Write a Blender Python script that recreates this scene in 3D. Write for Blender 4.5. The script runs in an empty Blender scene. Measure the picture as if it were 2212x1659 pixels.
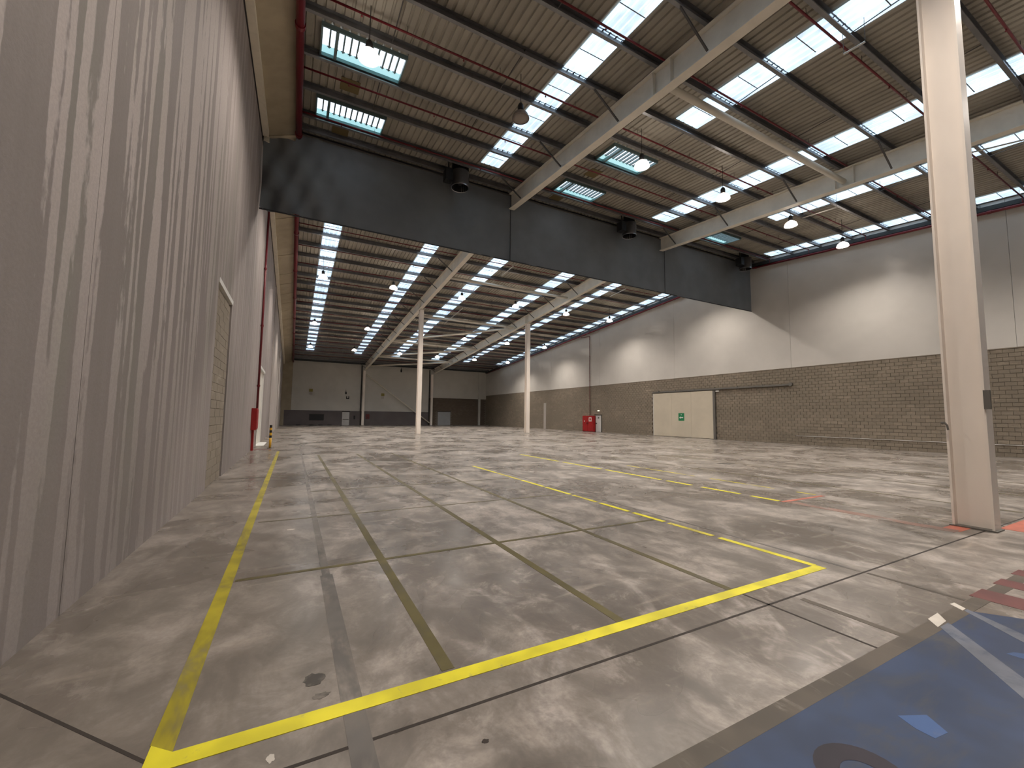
import bpy, math, random
from mathutils import Vector, Matrix
random.seed(7)
sc = bpy.context.scene
COL = sc.collection

# ------------------------------------------------------------------ camera
W, H = 2212, 1659
F_PX, YAW, PITCH, ROLL, CAM_H = 890.9, math.radians(27.84), math.radians(4.47), math.radians(0.69), 1.7
cy, sy, cp, sp = math.cos(YAW), math.sin(YAW), math.cos(PITCH), math.sin(PITCH)
fwd = Vector((sy*cp, cy*cp, sp)); right = Vector((cy, -sy, 0)); up = right.cross(fwd)
r2 = right*math.cos(ROLL) + up*math.sin(ROLL)
u2 = up*math.cos(ROLL) - right*math.sin(ROLL)
cd = bpy.data.cameras.new('camera'); cam = bpy.data.objects.new('camera', cd); COL.objects.link(cam)
cd.sensor_width = 36.0; cd.lens = F_PX/W*36.0; cd.clip_end = 300; cd.clip_start = 0.05
cam.matrix_world = Matrix(((r2.x, u2.x, -fwd.x, 0), (r2.y, u2.y, -fwd.y, 0), (r2.z, u2.z, -fwd.z, CAM_H), (0, 0, 0, 1)))
sc.camera = cam
# ------------------------------------------------------------------ world, exposure
wd = bpy.data.worlds.new('world'); sc.world = wd; wd.use_nodes = True
wd.node_tree.nodes['Background'].inputs[0].default_value = (0.72, 0.84, 1.0, 1)
wd.node_tree.nodes['Background'].inputs[1].default_value = 1.0
sc.view_settings.view_transform = 'Standard'; sc.view_settings.look = 'None'
sc.view_settings.gamma = 1.0; sc.view_settings.use_curve_mapping = False
EXPOSURE = 0.0
LAMP_W, UP_W, SKY_E = 1450.0, 45.0, 2.5
LAMP_COL = (1.0, 0.91, 0.82)
sc.view_settings.exposure = EXPOSURE
sc.cycles.use_denoising = True
sc.cycles.max_bounces = 4; sc.cycles.diffuse_bounces = 4; sc.cycles.glossy_bounces = 2; sc.cycles.transmission_bounces = 1
sc.cycles.adaptive_threshold = 0.10; sc.cycles.adaptive_min_samples = 14; sc.cycles.caustics_reflective = False; sc.cycles.caustics_refractive = False
sc.cycles.sample_clamp_indirect = 4.0

# ------------------------------------------------------------------ layout
XL, XR, YN, YF = -1.64, 31.09, -14.0, 69.0
YR, Z0, SL = 19.0, 13.95, 0.08
def zs(y): return Z0 - SL*abs(y-YR)
B1, B2 = 9.9, 21.2
PUR_N = [18.78] + [17.75 - 1.79*k for k in range(18)]
PUR_F = [19.40] + [20.77 + 1.81*k for k in range(27)]
PUR_F = [y for y in PUR_F if y < YF-.4]

# ------------------------------------------------------------------ materials
def mat(name, col, rough=.6, metal=0.0, spec=.4):
    m = bpy.data.materials.new(name); m.use_nodes = True
    b = m.node_tree.nodes['Principled BSDF']
    b.inputs['Base Color'].default_value = (*col, 1); b.inputs['Roughness'].default_value = rough
    b.inputs['Metallic'].default_value = metal; b.inputs['Specular IOR Level'].default_value = spec
    return m
class NT:
    def __init__(s, m): s.t = m.node_tree; s.b = s.t.nodes['Principled BSDF']
    def n(s, typ, **kw):
        x = s.t.nodes.new(typ)
        for k, v in kw.items(): setattr(x, k, v)
        return x
    def link(s, a, b): s.t.links.new(a, b)
    def val(s, inp, v):
        if hasattr(v, 'links') or hasattr(v, 'is_linked'): s.link(v, inp)
        else: inp.default_value = v
    def pos(s): return s.n('ShaderNodeNewGeometry').outputs['Position']
    def mapv(s, v, scale, loc=(0, 0, 0)):
        m = s.n('ShaderNodeMapping'); s.link(v, m.inputs[0]); m.inputs['Scale'].default_value = scale; m.inputs['Location'].default_value = loc
        return m.outputs[0]
    def noise(s, v, scale, detail=4, rough=.6, dist=0):
        x = s.n('ShaderNodeTexNoise'); s.link(v, x.inputs['Vector']); x.inputs['Scale'].default_value = scale
        x.inputs['Detail'].default_value = detail; x.inputs['Roughness'].default_value = rough; x.inputs['Distortion'].default_value = dist
        return x.outputs['Fac']
    def ramp(s, f, a, b, lo=0.0, hi=1.0):
        x = s.n('ShaderNodeMapRange'); s.val(x.inputs[0], f); x.inputs[1].default_value = a; x.inputs[2].default_value = b
        x.inputs[3].default_value = lo; x.inputs[4].default_value = hi; x.interpolation_type = 'SMOOTHSTEP'
        return x.outputs[0]
    def math(s, op, a, b=0.0):
        x = s.n('ShaderNodeMath', operation=op); s.val(x.inputs[0], a); s.val(x.inputs[1], b); return x.outputs[0]
    def mix(s, f, a, b, blend='MIX'):
        x = s.n('ShaderNodeMix', data_type='RGBA', blend_type=blend)
        s.val(x.inputs[0], f)
        for i, c in ((6, a), (7, b)):
            if isinstance(c, tuple): x.inputs[i].default_value = (*c, 1)
            else: s.link(c, x.inputs[i])
        return x.outputs[2]
    def xyz(s, v):
        x = s.n('ShaderNodeSeparateXYZ'); s.link(v, x.inputs[0]); return x.outputs
    def bump(s, h, strength=.2, dist=.02):
        x = s.n('ShaderNodeBump'); s.link(h, x.inputs['Height']); x.inputs['Strength'].default_value = strength; x.inputs['Distance'].default_value = dist
        s.link(x.outputs[0], s.b.inputs['Normal'])
    def color(s, c): s.link(c, s.b.inputs['Base Color'])
    def rough(s, c): s.link(c, s.b.inputs['Roughness'])

def concrete_floor_color(t):
    p = t.pos()
    big = t.noise(p, .45, 4, .62, .6)
    med = t.noise(t.mapv(p, (1.0, .55, 1), (3, 9, 0)), 1.6, 4, .65, .8)
    streak = t.noise(t.mapv(p, (1.3, 7.0, 1), (1, 2, 0)), .55, 3, .6, .3)
    fine = t.noise(p, 26, 2, .7)
    blot = t.noise(t.mapv(p, (1.0, .8, 1), (7, 3, 0)), 2.6, 5, .72, .5)
    c = t.mix(t.ramp(big, .40, .60), (.205, .174, .148), (.43, .376, .330))
    c = t.mix(t.ramp(med, .34, .56, .85, 0.0), c, (.165, .142, .120))
    c = t.mix(t.ramp(med, .53, .68, 0.0, .75), c, (.56, .50, .455))
    c = t.mix(t.ramp(blot, .38, .56, .55, 0.0), c, (.135, .117, .10))
    c = t.mix(t.ramp(blot, .54, .68, 0.0, .42), c, (.60, .53, .475))
    c = t.mix(t.ramp(streak, .36, .60, .22, 0.0), c, (.19, .165, .14))
    c = t.mix(t.ramp(streak, .58, .75, .0, .4), c, (.58, .50, .42))
    c = t.mix(t.ramp(fine, .35, .65, .22, 0.0), c, (.16, .14, .12))
    x = t.xyz(p)
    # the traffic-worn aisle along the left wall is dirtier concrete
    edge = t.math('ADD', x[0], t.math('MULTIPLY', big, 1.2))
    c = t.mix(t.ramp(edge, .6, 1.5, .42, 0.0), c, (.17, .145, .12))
    return c, big, fine
M = {}
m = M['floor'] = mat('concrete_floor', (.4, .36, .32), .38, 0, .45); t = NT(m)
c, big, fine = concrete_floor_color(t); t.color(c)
t.rough(t.ramp(big, .3, .7, .20, .42)); t.bump(fine, .12, .004)

def worn_paint(name, col, wear_lo, wear_hi, amount=1.0, scale=(7, 7, 1), dark=None, rough=.45):
    m = mat(name, col, rough); t = NT(m)
    base, big, fine = concrete_floor_color(t)
    p = t.pos()
    n1 = t.noise(t.mapv(p, scale, (5, 1, 0)), 1.0, 4, .7, .4)
    n2 = t.noise(p, 2.2, 2, .6)
    pc = t.mix(t.ramp(n2, .35, .65), tuple(v*.72 for v in col), col)
    if dark: pc = t.mix(t.ramp(n1, .45, .75), pc, dark)
    t.color(t.mix(t.ramp(n1, wear_lo, wear_hi, 0, amount), pc, base))
    return m
M['yellow'] = worn_paint('yellow_paint', (.92, .82, .035), .60, .76, .8)
M['yellow_worn'] = worn_paint('yellow_paint_worn', (.46, .385, .02), .54, .78, .7, (3, 1.0, 1), (.20, .165, .03))
M['yellow_patchy'] = worn_paint('yellow_paint_patchy', (.80, .68, .06), .50, .60, .95, (9, 1.6, 1))
M['brown_line'] = worn_paint('old_line_brown', (.135, .110, .036), .58, .85, .6, (6, 1.5, 1), (.10, .085, .06))
M['brown_thin'] = worn_paint('old_line_thin', (.15, .125, .065), .55, .85, .7, (2.5, 6, 1))
M['trench'] = worn_paint('trench_band', (.16, .145, .13), .40, .66, .9, (3, 1.2, 1))
M['joint'] = mat('joint_filler', (.045, .036, .030), .8)
M['blue'] = worn_paint('blue_floor_paint', (.026, .052, .125), .62, .92, .30, (1.5, 4, 1), (.050, .056, .072), .42)
M['light_blue'] = worn_paint('light_blue_paint', (.05, .115, .29), .52, .85, .5, (5, 5, 1))
M['white_paint'] = worn_paint('white_floor_paint', (.74, .68, .60), .62, .85, .4, (9, 9, 1))
M['white_scuff'] = worn_paint('white_scuff', (.17, .185, .23), .60, .85, .3, (5, 5, 1), (.05, .07, .12))
M['red_paint'] = worn_paint('red_floor_paint', (.17, .05, .045), .60, .85, .5, (5, 5, 1))
M['red_bright'] = worn_paint('orange_red_floor_paint', (.58, .17, .11), .60, .85, .6, (4, 4, 1))
M['red_faint'] = worn_paint('faint_red_floor_paint', (.30, .17, .13), .42, .62, .9, (3, 1.4, 1))
M['dark_strip'] = worn_paint('dark_tape', (.115, .092, .068), .55, .80, .6, (9, 3, 1))
M['stain'] = worn_paint('oil_stain', (.075, .065, .055), .42, .72, .9, (3, 3, 1))
M['purple'] = worn_paint('dark_purple_paint', (.022, .014, .026), .66, .95, .3)

# left wall: precast concrete with run-down streaks
def wall_streak(name, dark, light, lo, hi):
    m = mat(name, dark, .8, 0, .25); t = NT(m)
    p = t.pos(); x = t.xyz(p)
    sv = t.noise(t.mapv(p, (0, 3.3, .19), (0, 1.7, 0)), 1.0, 2, .5)
    sv2 = t.noise(t.mapv(p, (0, 5.5, .05), (0, 7.0, 3.0)), 1.0, 0, .5)
    rag = t.noise(t.mapv(p, (0, 14, 5)), 1.0, 3, .6)
    s = t.math('ADD', t.math('MULTIPLY', sv, .52), t.math('ADD', t.math('MULTIPLY', sv2, .40), t.math('MULTIPLY', rag, .08)))
    zone = t.noise(t.mapv(p, (0, .22, .16), (0, 4.4, 1.0)), 1.0, 3, .5)
    st = t.ramp(s, .497, .522)
    ht = t.ramp(x[2], .5, 4.5, .35, 1.0)
    # streaks are crisp near the loading side and fade along the wall
    fadey = t.ramp(x[1], 7.0, 12.0, 1.0, .35)
    amt = t.math('MULTIPLY', t.math('MULTIPLY', st, ht), fadey)
    base = t.mix(t.ramp(zone, .35, .65), tuple(v*.86 for v in dark), tuple(v*1.10 for v in dark))
    grn = t.noise(t.mapv(p, (0, .8, .10), (0, 1.3, 0)), 1.0, 3, .5)
    base = t.mix(t.ramp(grn, .55, .72, 0, .45), base, (dark[0]*.80, dark[1]*.92, dark[2]*.80))
    soft = t.noise(t.mapv(p, (0, 5.0, .18), (0, 9.0, 0)), 1.0, 4, .6)
    base = t.mix(t.ramp(soft, .3, .7, .28, 0.0), base, tuple(v*.7 for v in dark))
    c = t.mix(t.math('MULTIPLY', amt, .85), base, light)
    fine = t.noise(p, 30, 2, .7)
    c = t.mix(t.ramp(fine, .3, .7, .18, 0.0), c, tuple(v*.6 for v in dark))
    t.color(c); t.bump(fine, .25, .006)
    return m
M['wall_left'] = wall_streak('streaked_concrete', (.325, .285, .270), (.55, .488, .465), .5, .54)
M['wall_left_light'] = wall_streak('light_concrete', (.42, .375, .345), (.50, .45, .42), .5, .54)

def block_mat(name, a, b, bx, bz, axis):
    m = mat(name, a, .85, 0, .2); t = NT(m)
    p = t.pos(); x = t.xyz(p)
    r = t.math('FLOOR', t.math('DIVIDE', x[2], bz))
    off = t.math('MULTIPLY', t.math('MODULO', r, 2.0), .5)
    u = t.math('FLOOR', t.math('ADD', t.math('DIVIDE', x[axis], bx), off))
    cv = t.n('ShaderNodeCombineXYZ'); t.link(u, cv.inputs[0]); t.link(r, cv.inputs[1])
    wn = t.n('ShaderNodeTexWhiteNoise', noise_dimensions='2D'); t.link(cv.outputs[0], wn.inputs[0])
    big = t.noise(t.mapv(p, (.16, .16, .5)), 1.0, 5, .6, .5)
    patch = t.noise(t.mapv(p, (.55, .55, 2.2), (2, 4, 1)), 1.0, 4, .6)
    c = t.mix(wn.outputs[0], tuple(v*.86 for v in a), tuple(v*1.12 for v in a))
    c = t.mix(t.ramp(big, .35, .65), c, b)
    c = t.mix(t.ramp(patch, .60, .70, 0, .55), c, tuple(v*1.5 for v in a))
    c = t.mix(t.ramp(t.noise(p, 22, 4, .7), .3, .7, .3, 0), c, tuple(v*.6 for v in a))
    t.color(c); t.bump(t.noise(p, 60, 3, .7), .4, .006)
    return m
M['block'] = block_mat('grey_brown_block', (.265, .222, .172), (.225, .19, .146), .4, .2, 1)
M['block_far'] = block_mat('dark_block', (.16, .125, .095), (.14, .112, .085), .4, .2, 0)
M['block_left'] = block_mat('pale_block', (.33, .285, .23), (.30, .255, .205), .4, .2, 1)
M['mortar'] = mat('mortar', (.20, .166, .13), .9)
M['mortar_light'] = mat('mortar_light', (.20, .17, .135), .9)

def noisy(name, col, rough=.5, metal=0., spec=.4, amt=.2, scale=3., stretch=(1, 1, 1)):
    m = mat(name, col, rough, metal, spec); t = NT(m); p = t.pos()
    n = t.noise(t.mapv(p, stretch), scale, 3, .6)
    t.color(t.mix(t.ramp(n, .3, .7), tuple(v*(1-amt) for v in col), tuple(min(1, v*(1+amt*.6)) for v in col)))
    return m
M['white_panel'] = noisy('white_wall_panel', (.60, .575, .535), .30, 0, .5, .06, .35)
M['far_panel'] = noisy('far_wall_panel', (.56, .545, .50), .5, 0, .35, .08, .3)
M['dark_trim'] = mat('dark_trim', (.03, .027, .025), .6)
M['wainscot'] = noisy('grey_wainscot', (.135, .118, .118), .6, 0, .3, .12, .6)
M['deck'] = noisy('roof_deck', (.37, .345, .29), .55, 0, .3, .16, .8, (1, .4, 1))
M['deck_old'] = mat('yellowed_deck', (.16, .12, .05), .6)
M['soffit'] = noisy('beige_soffit', (.40, .34, .24), .6, 0, .3, .10, 1.2)
M['strip_beam'] = noisy('beige_strip', (.80, .74, .62), .55, 0, .3, .06)
M['purlin'] = noisy('galvanised_purlin', (.22, .22, .225), .38, .55, .4, .15, 2.)
M['beam'] = noisy('cream_painted_steel', (.78, .735, .64), .5, 0, .4, .07, 1.5)
M['column'] = noisy('pale_column_paint', (.88, .80, .72), .5, 0, .4, .06, 1.2, (1, 1, .4))
M['brace'] = mat('dark_steel_brace', (.10, .095, .09), .5, .3)
M['steel'] = mat('bright_steel_rod', (.62, .60, .56), .35, .6)
M['red'] = mat('red_pipe_paint', (.15, .007, .013), .42, 0, .5)
M['red_box'] = noisy('red_cabinet_paint', (.36, .012, .014), .4, 0, .5, .12, 4)
M['black'] = mat('black_metal', (.015, .015, .016), .5)
M['curtain'] = noisy('grey_fabric', (.18, .195, .21), .55, 0, .35, .10, .7)
M['curtain_dark'] = mat('curtain_seam', (.05, .053, .058), .7)
M['zinc'] = mat('zinc_drum', (.42, .42, .43), .28, .9)
M['door_cream'] = noisy('cream_door', (.57, .51, .405), .5, 0, .4, .05, .8)
M['door_white'] = noisy('white_door', (.55, .54, .53), .5, 0, .4, .05, 2)
M['door_grey'] = noisy('grey_blue_door', (.36, .37, .38), .5, 0, .4, .05, 2)
M['doorway_light'] = noisy('doorway_light_panel', (.72, .69, .62), .5, 0, .3, .04, 2)  # pale colour stands for the light through the open doorway
M['white'] = mat('white_plastic', (.75, .74, .71), .5)
M['green'] = mat('green_sign', (.015, .20, .075), .5)
M['sign_yellow'] = mat('olive_yellow_sign', (.26, .22, .05), .6)
M['amber'] = mat('amber_yellow_paint', (.75, .42, .03), .45)
M['trough'] = mat('dark_gutter', (.035, .04, .042), .6)
M['bark_red'] = mat('dark_red', (.12, .02, .02), .5)
M['teal'] = mat('teal_louver', (.16, .24, .25), .35, .3)
M['grey_mid'] = mat('mid_grey_metal', (.16, .15, .135), .5, .3)
M['reflector_off'] = mat('grey_reflector', (.30, .265, .235), .4)

def emit(name, col, strength):
    m = bpy.data.materials.new(name); m.use_nodes = True; b = m.node_tree.nodes['Principled BSDF']
    b.inputs['Base Color'].default_value = (.6, .65, .7, 1); b.inputs['Roughness'].default_value = .4
    b.inputs['Emission Color'].default_value = (*col, 1); b.inputs['Emission Strength'].default_value = strength
    return m
m = M['pane'] = emit('translucent_skylight', (.60, .80, 1.0), SKY_E); t = NT(m)
p = t.pos(); x = t.xyz(p)
fr = t.math('FRACT', t.math('DIVIDE', x[0], .25))
rib = t.ramp(t.math('ABSOLUTE', t.math('SUBTRACT', fr, .5)), .36, .44)
fy = t.noise(t.mapv(p, (1.2, .9, 1)), 1.0, 3, .6)
stv = t.math('MULTIPLY', t.ramp(fy, .3, .7, .36, .62), t.math('ADD', t.math('MULTIPLY', rib, .45), 1.0))
t.link(t.math('MULTIPLY', stv, SKY_E), t.b.inputs['Emission Strength'])
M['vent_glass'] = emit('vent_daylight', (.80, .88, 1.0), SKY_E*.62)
M['vent_glass_teal'] = emit('vent_side_glass', (.36, .70, .76), SKY_E*.42)
M['bulb'] = emit('lamp_bulb', (1.0, .86, .70), 22.0)
M['reflector'] = emit('glowing_acrylic_bell', (1.0, .86, .74), 6.0)
M['tube_light'] = emit('emergency_light', (1.0, .9, .62), 1.2)

for k in ('pane', 'vent_glass', 'vent_glass_teal', 'bulb', 'tube_light', 'reflector'): M[k].cycles.emission_sampling = 'NONE'

# ------------------------------------------------------------------ mesh helpers
class MB:
    def __init__(s): s.v = []; s.f = []
    def poly(s, pts):
        i = len(s.v); s.v += [tuple(p) for p in pts]; s.f.append(tuple(range(i, i+len(pts))))
    def hexa(s, a, b):          # a: 4 pts bottom ring, b: 4 pts top ring (same order)
        i = len(s.v); s.v += [tuple(p) for p in a] + [tuple(p) for p in b]
        s.f += [(i+3, i+2, i+1, i), (i+4, i+5, i+6, i+7)] + [(i+k, i+(k+1) % 4, i+4+(k+1) % 4, i+4+k) for k in range(4)]
        return s
    def box(s, x0, x1, y0, y1, z0, z1):
        s.hexa([(x0, y0, z0), (x1, y0, z0), (x1, y1, z0), (x0, y1, z0)], [(x0, y0, z1), (x1, y0, z1), (x1, y1, z1), (x0, y1, z1)])
        return s
    def slope(s, x0, x1, y0, y1, top, bot):   # follows the roof: offsets below the sheet
        a = [(x0, y0, zs(y0)-bot), (x1, y0, zs(y0)-bot), (x1, y1, zs(y1)-bot), (x0, y1, zs(y1)-bot)]
        b = [(x0, y0, zs(y0)-top), (x1, y0, zs(y0)-top), (x1, y1, zs(y1)-top), (x0, y1, zs(y1)-top)]
        s.hexa(a, b); return s
    def tube(s, p, q, r, n=10, cap=True, r1=None):
        p, q = Vector(p), Vector(q); d = (q-p).normalized()
        a = d.orthogonal().normalized(); b = d.cross(a); i = len(s.v); r1 = r if r1 is None else r1
        for k in range(n):
            an = 2*math.pi*k/n; e = a*math.cos(an)+b*math.sin(an)
            s.v.append(tuple(p+e*r)); s.v.append(tuple(q+e*r1))
        for k in range(n):
            k2 = (k+1) % n; s.f.append((i+2*k, i+2*k2, i+2*k2+1, i+2*k+1))
        if cap:
            s.f.append(tuple(i+2*k for k in reversed(range(n)))); s.f.append(tuple(i+2*k+1 for k in range(n)))
        return s
    def bar(s, p, q, w, h):                    # rectangular bar between two points
        p, q = Vector(p), Vector(q); d = (q-p).normalized()
        a = d.cross(Vector((0, 0, 1)))
        a = (a if a.length > 1e-3 else Vector((1, 0, 0))).normalized(); b = a.cross(d).normalized()
        ring = lambda c: [c-a*w/2-b*h/2, c+a*w/2-b*h/2, c+a*w/2+b*h/2, c-a*w/2+b*h/2]
        s.hexa(ring(p), ring(q)); return s
    def lathe(s, c, prof, n=20):
        i = len(s.v); k0 = len(prof)
        for k in range(n):
            an = 2*math.pi*k/n
            for r, z in prof: s.v.append((c[0]+r*math.cos(an), c[1]+r*math.sin(an), c[2]+z))
        for k in range(n):
            for j in range(k0-1):
                a = i+k*k0+j; b = i+((k+1) % n)*k0+j; s.f.append((a, b, b+1, a+1))
        return s
    def mesh(s, name):
        me = bpy.data.meshes.new(name); me.from_pydata(s.v, [], s.f); me.validate(); me.update(); return me
    def build(s, name, material, parent=None, smooth=False, origin=None):
        me = s.mesh(name)
        if isinstance(material, str): material = M[material]
        me.materials.append(material)
        if smooth:
            for pl in me.polygons: pl.use_smooth = len(pl.vertices) == 4
        return link(bpy.data.objects.new(name, me), parent)
def link(o, parent=None):
    COL.objects.link(o)
    if parent is not None:
        o.parent = parent; o.matrix_parent_inverse = Matrix.Translation(-parent.location)
    return o
def tag(o, label=None, cat=None, group=None, kind=None):
    if label: o['label'] = label
    if cat: o['category'] = cat
    if group: o['group'] = group
    if kind: o['kind'] = kind
    return o
def empty(name, loc, label=None, cat=None, group=None, kind=None):
    o = bpy.data.objects.new(name, None); o.location = loc; o.empty_display_size = .2; COL.objects.link(o)
    return tag(o, label, cat, group, kind)
def box(name, material, parent, *b): return MB().box(*b).build(name, material, parent)
ORD = ['first', 'second', 'third', 'fourth', 'fifth', 'sixth', 'seventh', 'eighth', 'ninth', 'tenth', 'eleventh', 'twelfth', 'thirteenth', 'fourteenth', 'fifteenth', 'sixteenth', 'seventeenth', 'eighteenth']

# ================================================================== FLOOR
floor = MB().box(XL-.3, XR+.3, YN-.3, YF+.3, -.3, 0).build('floor', 'floor'); tag(floor, 'worn grey concrete floor with painted lines and stains', kind='structure')
LAYER = [0]
def paint(name, pts, material, th, label=None):
    m = MB(); a = [(x, y, -.01) for x, y in pts]; b = [(x, y, th) for x, y in pts]
    if len(pts) == 4: m.hexa(a, b)
    else:
        m.poly(b)
        for k in range(len(pts)):
            k2 = (k+1) % len(pts); m.poly([a[k], a[k2], b[k2], b[k]])
    o = m.build(name, material, floor)
    if label: o['label'] = label
    return o
def rect(name, x0, x1, y0, y1, material, th, label=None): return paint(name, [(x0, y0), (x1, y0), (x1, y1), (x0, y1)], material, th, label)
# saw-cut joints
rect('floor_joint', -.46, 13.0, 2.358, 2.380, 'joint', .0012)
paint('floor_joint', [(-1.64, 3.90), (-.46, 2.60), (-.448, 2.613), (-1.64, 3.925)], 'joint', .0012)
paint('floor_joint', [(-.56, 2.70), (-.10, 2.20), (-.088, 2.213), (-.548, 2.713)], 'joint', .0013)
rect('floor_joint', 3.94, 3.965, 1.57, 2.62, 'joint', .0012)
for y in (13.0, 24.0, 35.0, 46.0, 57.0): rect('floor_joint', XL, XR, y, y+.03, 'brown_thin', .0010)
for x in (9.9, 15.5, 21.2, 26.4): rect('floor_joint', x-.015, x+.015, 2.4, 68.8, 'brown_thin', .0011)
# cable trench band and dashed tape
rect('trench_band', .33, .45, 1.3, 4.9, 'trench', .0016)
rect('trench_band', .35, .43, 4.9, 11.2, 'trench', .0016)
rect('trench_band', .36, .42, 11.2, 24, 'trench', .0016)
rect('dark_floor_tape', 4.33, 4.40, 1.57, 2.30, 'dark_strip', .0018)
rect('dark_floor_tape', 5.73, 5.78, 1.58, 2.34, 'dark_strip', .0018)
rect('dark_floor_tape', 5.72, 5.77, 2.40, 12.0, 'trench', .0018)
# old brown lines
rect('old_floor_line', .955, 1.045, 2.76, 19.0, 'brown_line', .0022)
rect('old_floor_line', 2.465, 2.55, 2.74, 19.0, 'brown_line', .0022)
rect('old_floor_line', 3.90, 3.98, 2.74, 19.0, 'brown_line', .0022)
rect('old_floor_line', -.44, 5.42, 5.10, 5.16, 'brown_line', .0026)
rect('old_floor_line', -.40, 5.30, 7.64, 7.69, 'brown_thin', .0026)
rect('old_floor_line', .4, 5.30, 10.15, 10.20, 'brown_thin', .0026)
rect('old_floor_line', -1.6, 1.2, 12.3, 12.36, 'trench', .0024)
# yellow lines
rect('yellow_floor_line', -.455, 5.50, 2.62, 2.735, 'yellow', .0035, 'bright yellow painted line across the foreground')
paint('yellow_floor_line', [(-.56, 2.62), (-.455, 2.62), (-.455, 2.735), (-.56, 2.83)], 'yellow', .0035)
paint('yellow_floor_line', [(-.565, 2.83), (-.455, 2.735), (-.455, 21.4), (-.565, 21.4)], 'yellow_worn', .0030, 'worn yellow line running along the left wall')
ys = [2.735, 4.0, 4.9, 5.7, 6.6, 7.5, 8.6, 9.8, 11.3, 13.2]
for k in range(len(ys)-1):
    rect('yellow_floor_line', 5.435, 5.525, ys[k]+(0.0 if k == 0 else .06), ys[k+1]-.04, 'yellow' if k % 3 != 1 else 'yellow_patchy', .0030)
for a, b in ((5.15, 5.75), (6.0, 7.0), (7.3, 8.1), (8.3, 10.6), (10.8, 13.0), (13.3, 16.3)):
    rect('yellow_floor_line', 9.02, 9.13, a, b, 'yellow_patchy' if b > 5.8 and b < 7 else 'yellow', .0030)
for a, b in ((5.2, 5.6), (6.1, 7.9), (8.4, 11.2)):
    rect('yellow_floor_line', 10.55, 10.63, a, b, 'yellow_patchy', .0030)
paint('orange_floor_line', [(9.02, 5.02), (10.62, 5.02), (10.62, 5.11), (9.02, 5.11)], 'red_bright', .0028)
rect('faint_red_line', 9.05, 9.30, 2.55, 5.0, 'red_faint', .0024)
rect('orange_floor_line', 9.2, 9.72, 2.52, 2.75, 'red_bright', .0020)
rect('orange_floor_line', 10.1, 13.0, 1.98, 2.32, 'red_bright', .0027)
for x in (12.2, 15.0, 18.0): rect('old_floor_line', x, x+.09, 2.5, 14.0, 'brown_thin', .0024)
# blue bay with its dark edging, white and light-blue patches, red hatching
paint('blue_floor_area', [(-.2, -3.0), (8.2, -3.0), (5.70, 1.18), (5.47, 1.47), (-.2, 1.47)], 'blue', .0016, 'blue painted floor area in the foreground corner')
rect('dark_edge_strip', -.6, 8.4, 1.455, 1.570, 'dark_strip', .0020)
paint('white_floor_patch', [(4.80, 1.488), (5.01, 1.498), (5.15, 1.592), (4.92, 1.585)], 'white_paint', .0030)
paint('white_floor_patch', [(5.42, 1.508), (5.50, 1.508), (5.58, 1.605), (5.50, 1.612)], 'white_paint', .0030)
paint('white_scuff_mark', [(4.82, 1.48), (4.99, 1.48), (4.30, .88), (3.95, .80)], 'white_scuff', .0024)
paint('white_scuff_mark', [(5.43, 1.50), (5.50, 1.50), (5.20, 1.02), (5.02, 1.02)], 'white_scuff', .0024)
paint('light_blue_patch', [(3.13, 1.09), (3.13, 1.01), (3.25, .995), (3.33, 1.105), (3.17, 1.18)], 'light_blue', .0024)
paint('light_blue_patch', [(4.72, 1.10), (4.74, .96), (4.90, .98), (4.80, 1.08)], 'light_blue', .0024)
ring = MB(); n = 28
for k in range(n):
    a, b = 2*math.pi*k/n, 2*math.pi*(k+1)/n; cx, cyy = 2.50, 1.07
    P = lambda r, an: (cx+r*math.cos(an), cyy+r*.92*math.sin(an), .0026)
    ring.poly([P(.10, a), P(.215, a), P(.215, b), P(.10, b)])
ring.build('dark_floor_ring', 'purple', floor)
for x0, x1 in ((5.94, 6.30), (6.62, 6.90), (7.22, 7.50), (7.88, 8.12)):
    paint('red_hatch_stripe', [(x0, -1.0), (x1+.1, -1.0), (x1, 1.60), (x0, 1.60)], 'red_paint', .0024)
def blob(name, cx, cyy, rx, ry, material, th, seed):
    rnd = random.Random(seed); n = 18; pts = []
    for k in range(n):
        an = 2*math.pi*k/n; r = 1+.22*rnd.uniform(-1, 1); pts.append((cx+rx*r*math.cos(an), cyy+ry*r*math.sin(an)))
    paint(name, pts, material, th)
blob('oil_stain', 14.65, 10.2, .35, .28, 'stain', .0014, 1)
blob('oil_stain', .97, 2.09, .018, .014, 'joint', .0014, 2)
blob('oil_stain', .20, 3.05, .06, .07, 'stain', .0014, 6)
blob('oil_stain', .23, 2.86, .05, .03, 'stain', .0014, 8)
blob('oil_stain', -.6, 12.9, .9, .05, 'stain', .0013, 10)
blob('white_paint_drip', -.02, 2.47, .018, .03, 'white_paint', .0016, 11)
blob('white_paint_drip', .05, 7.0, .05, .03, 'white_paint', .0016, 12)

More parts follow.
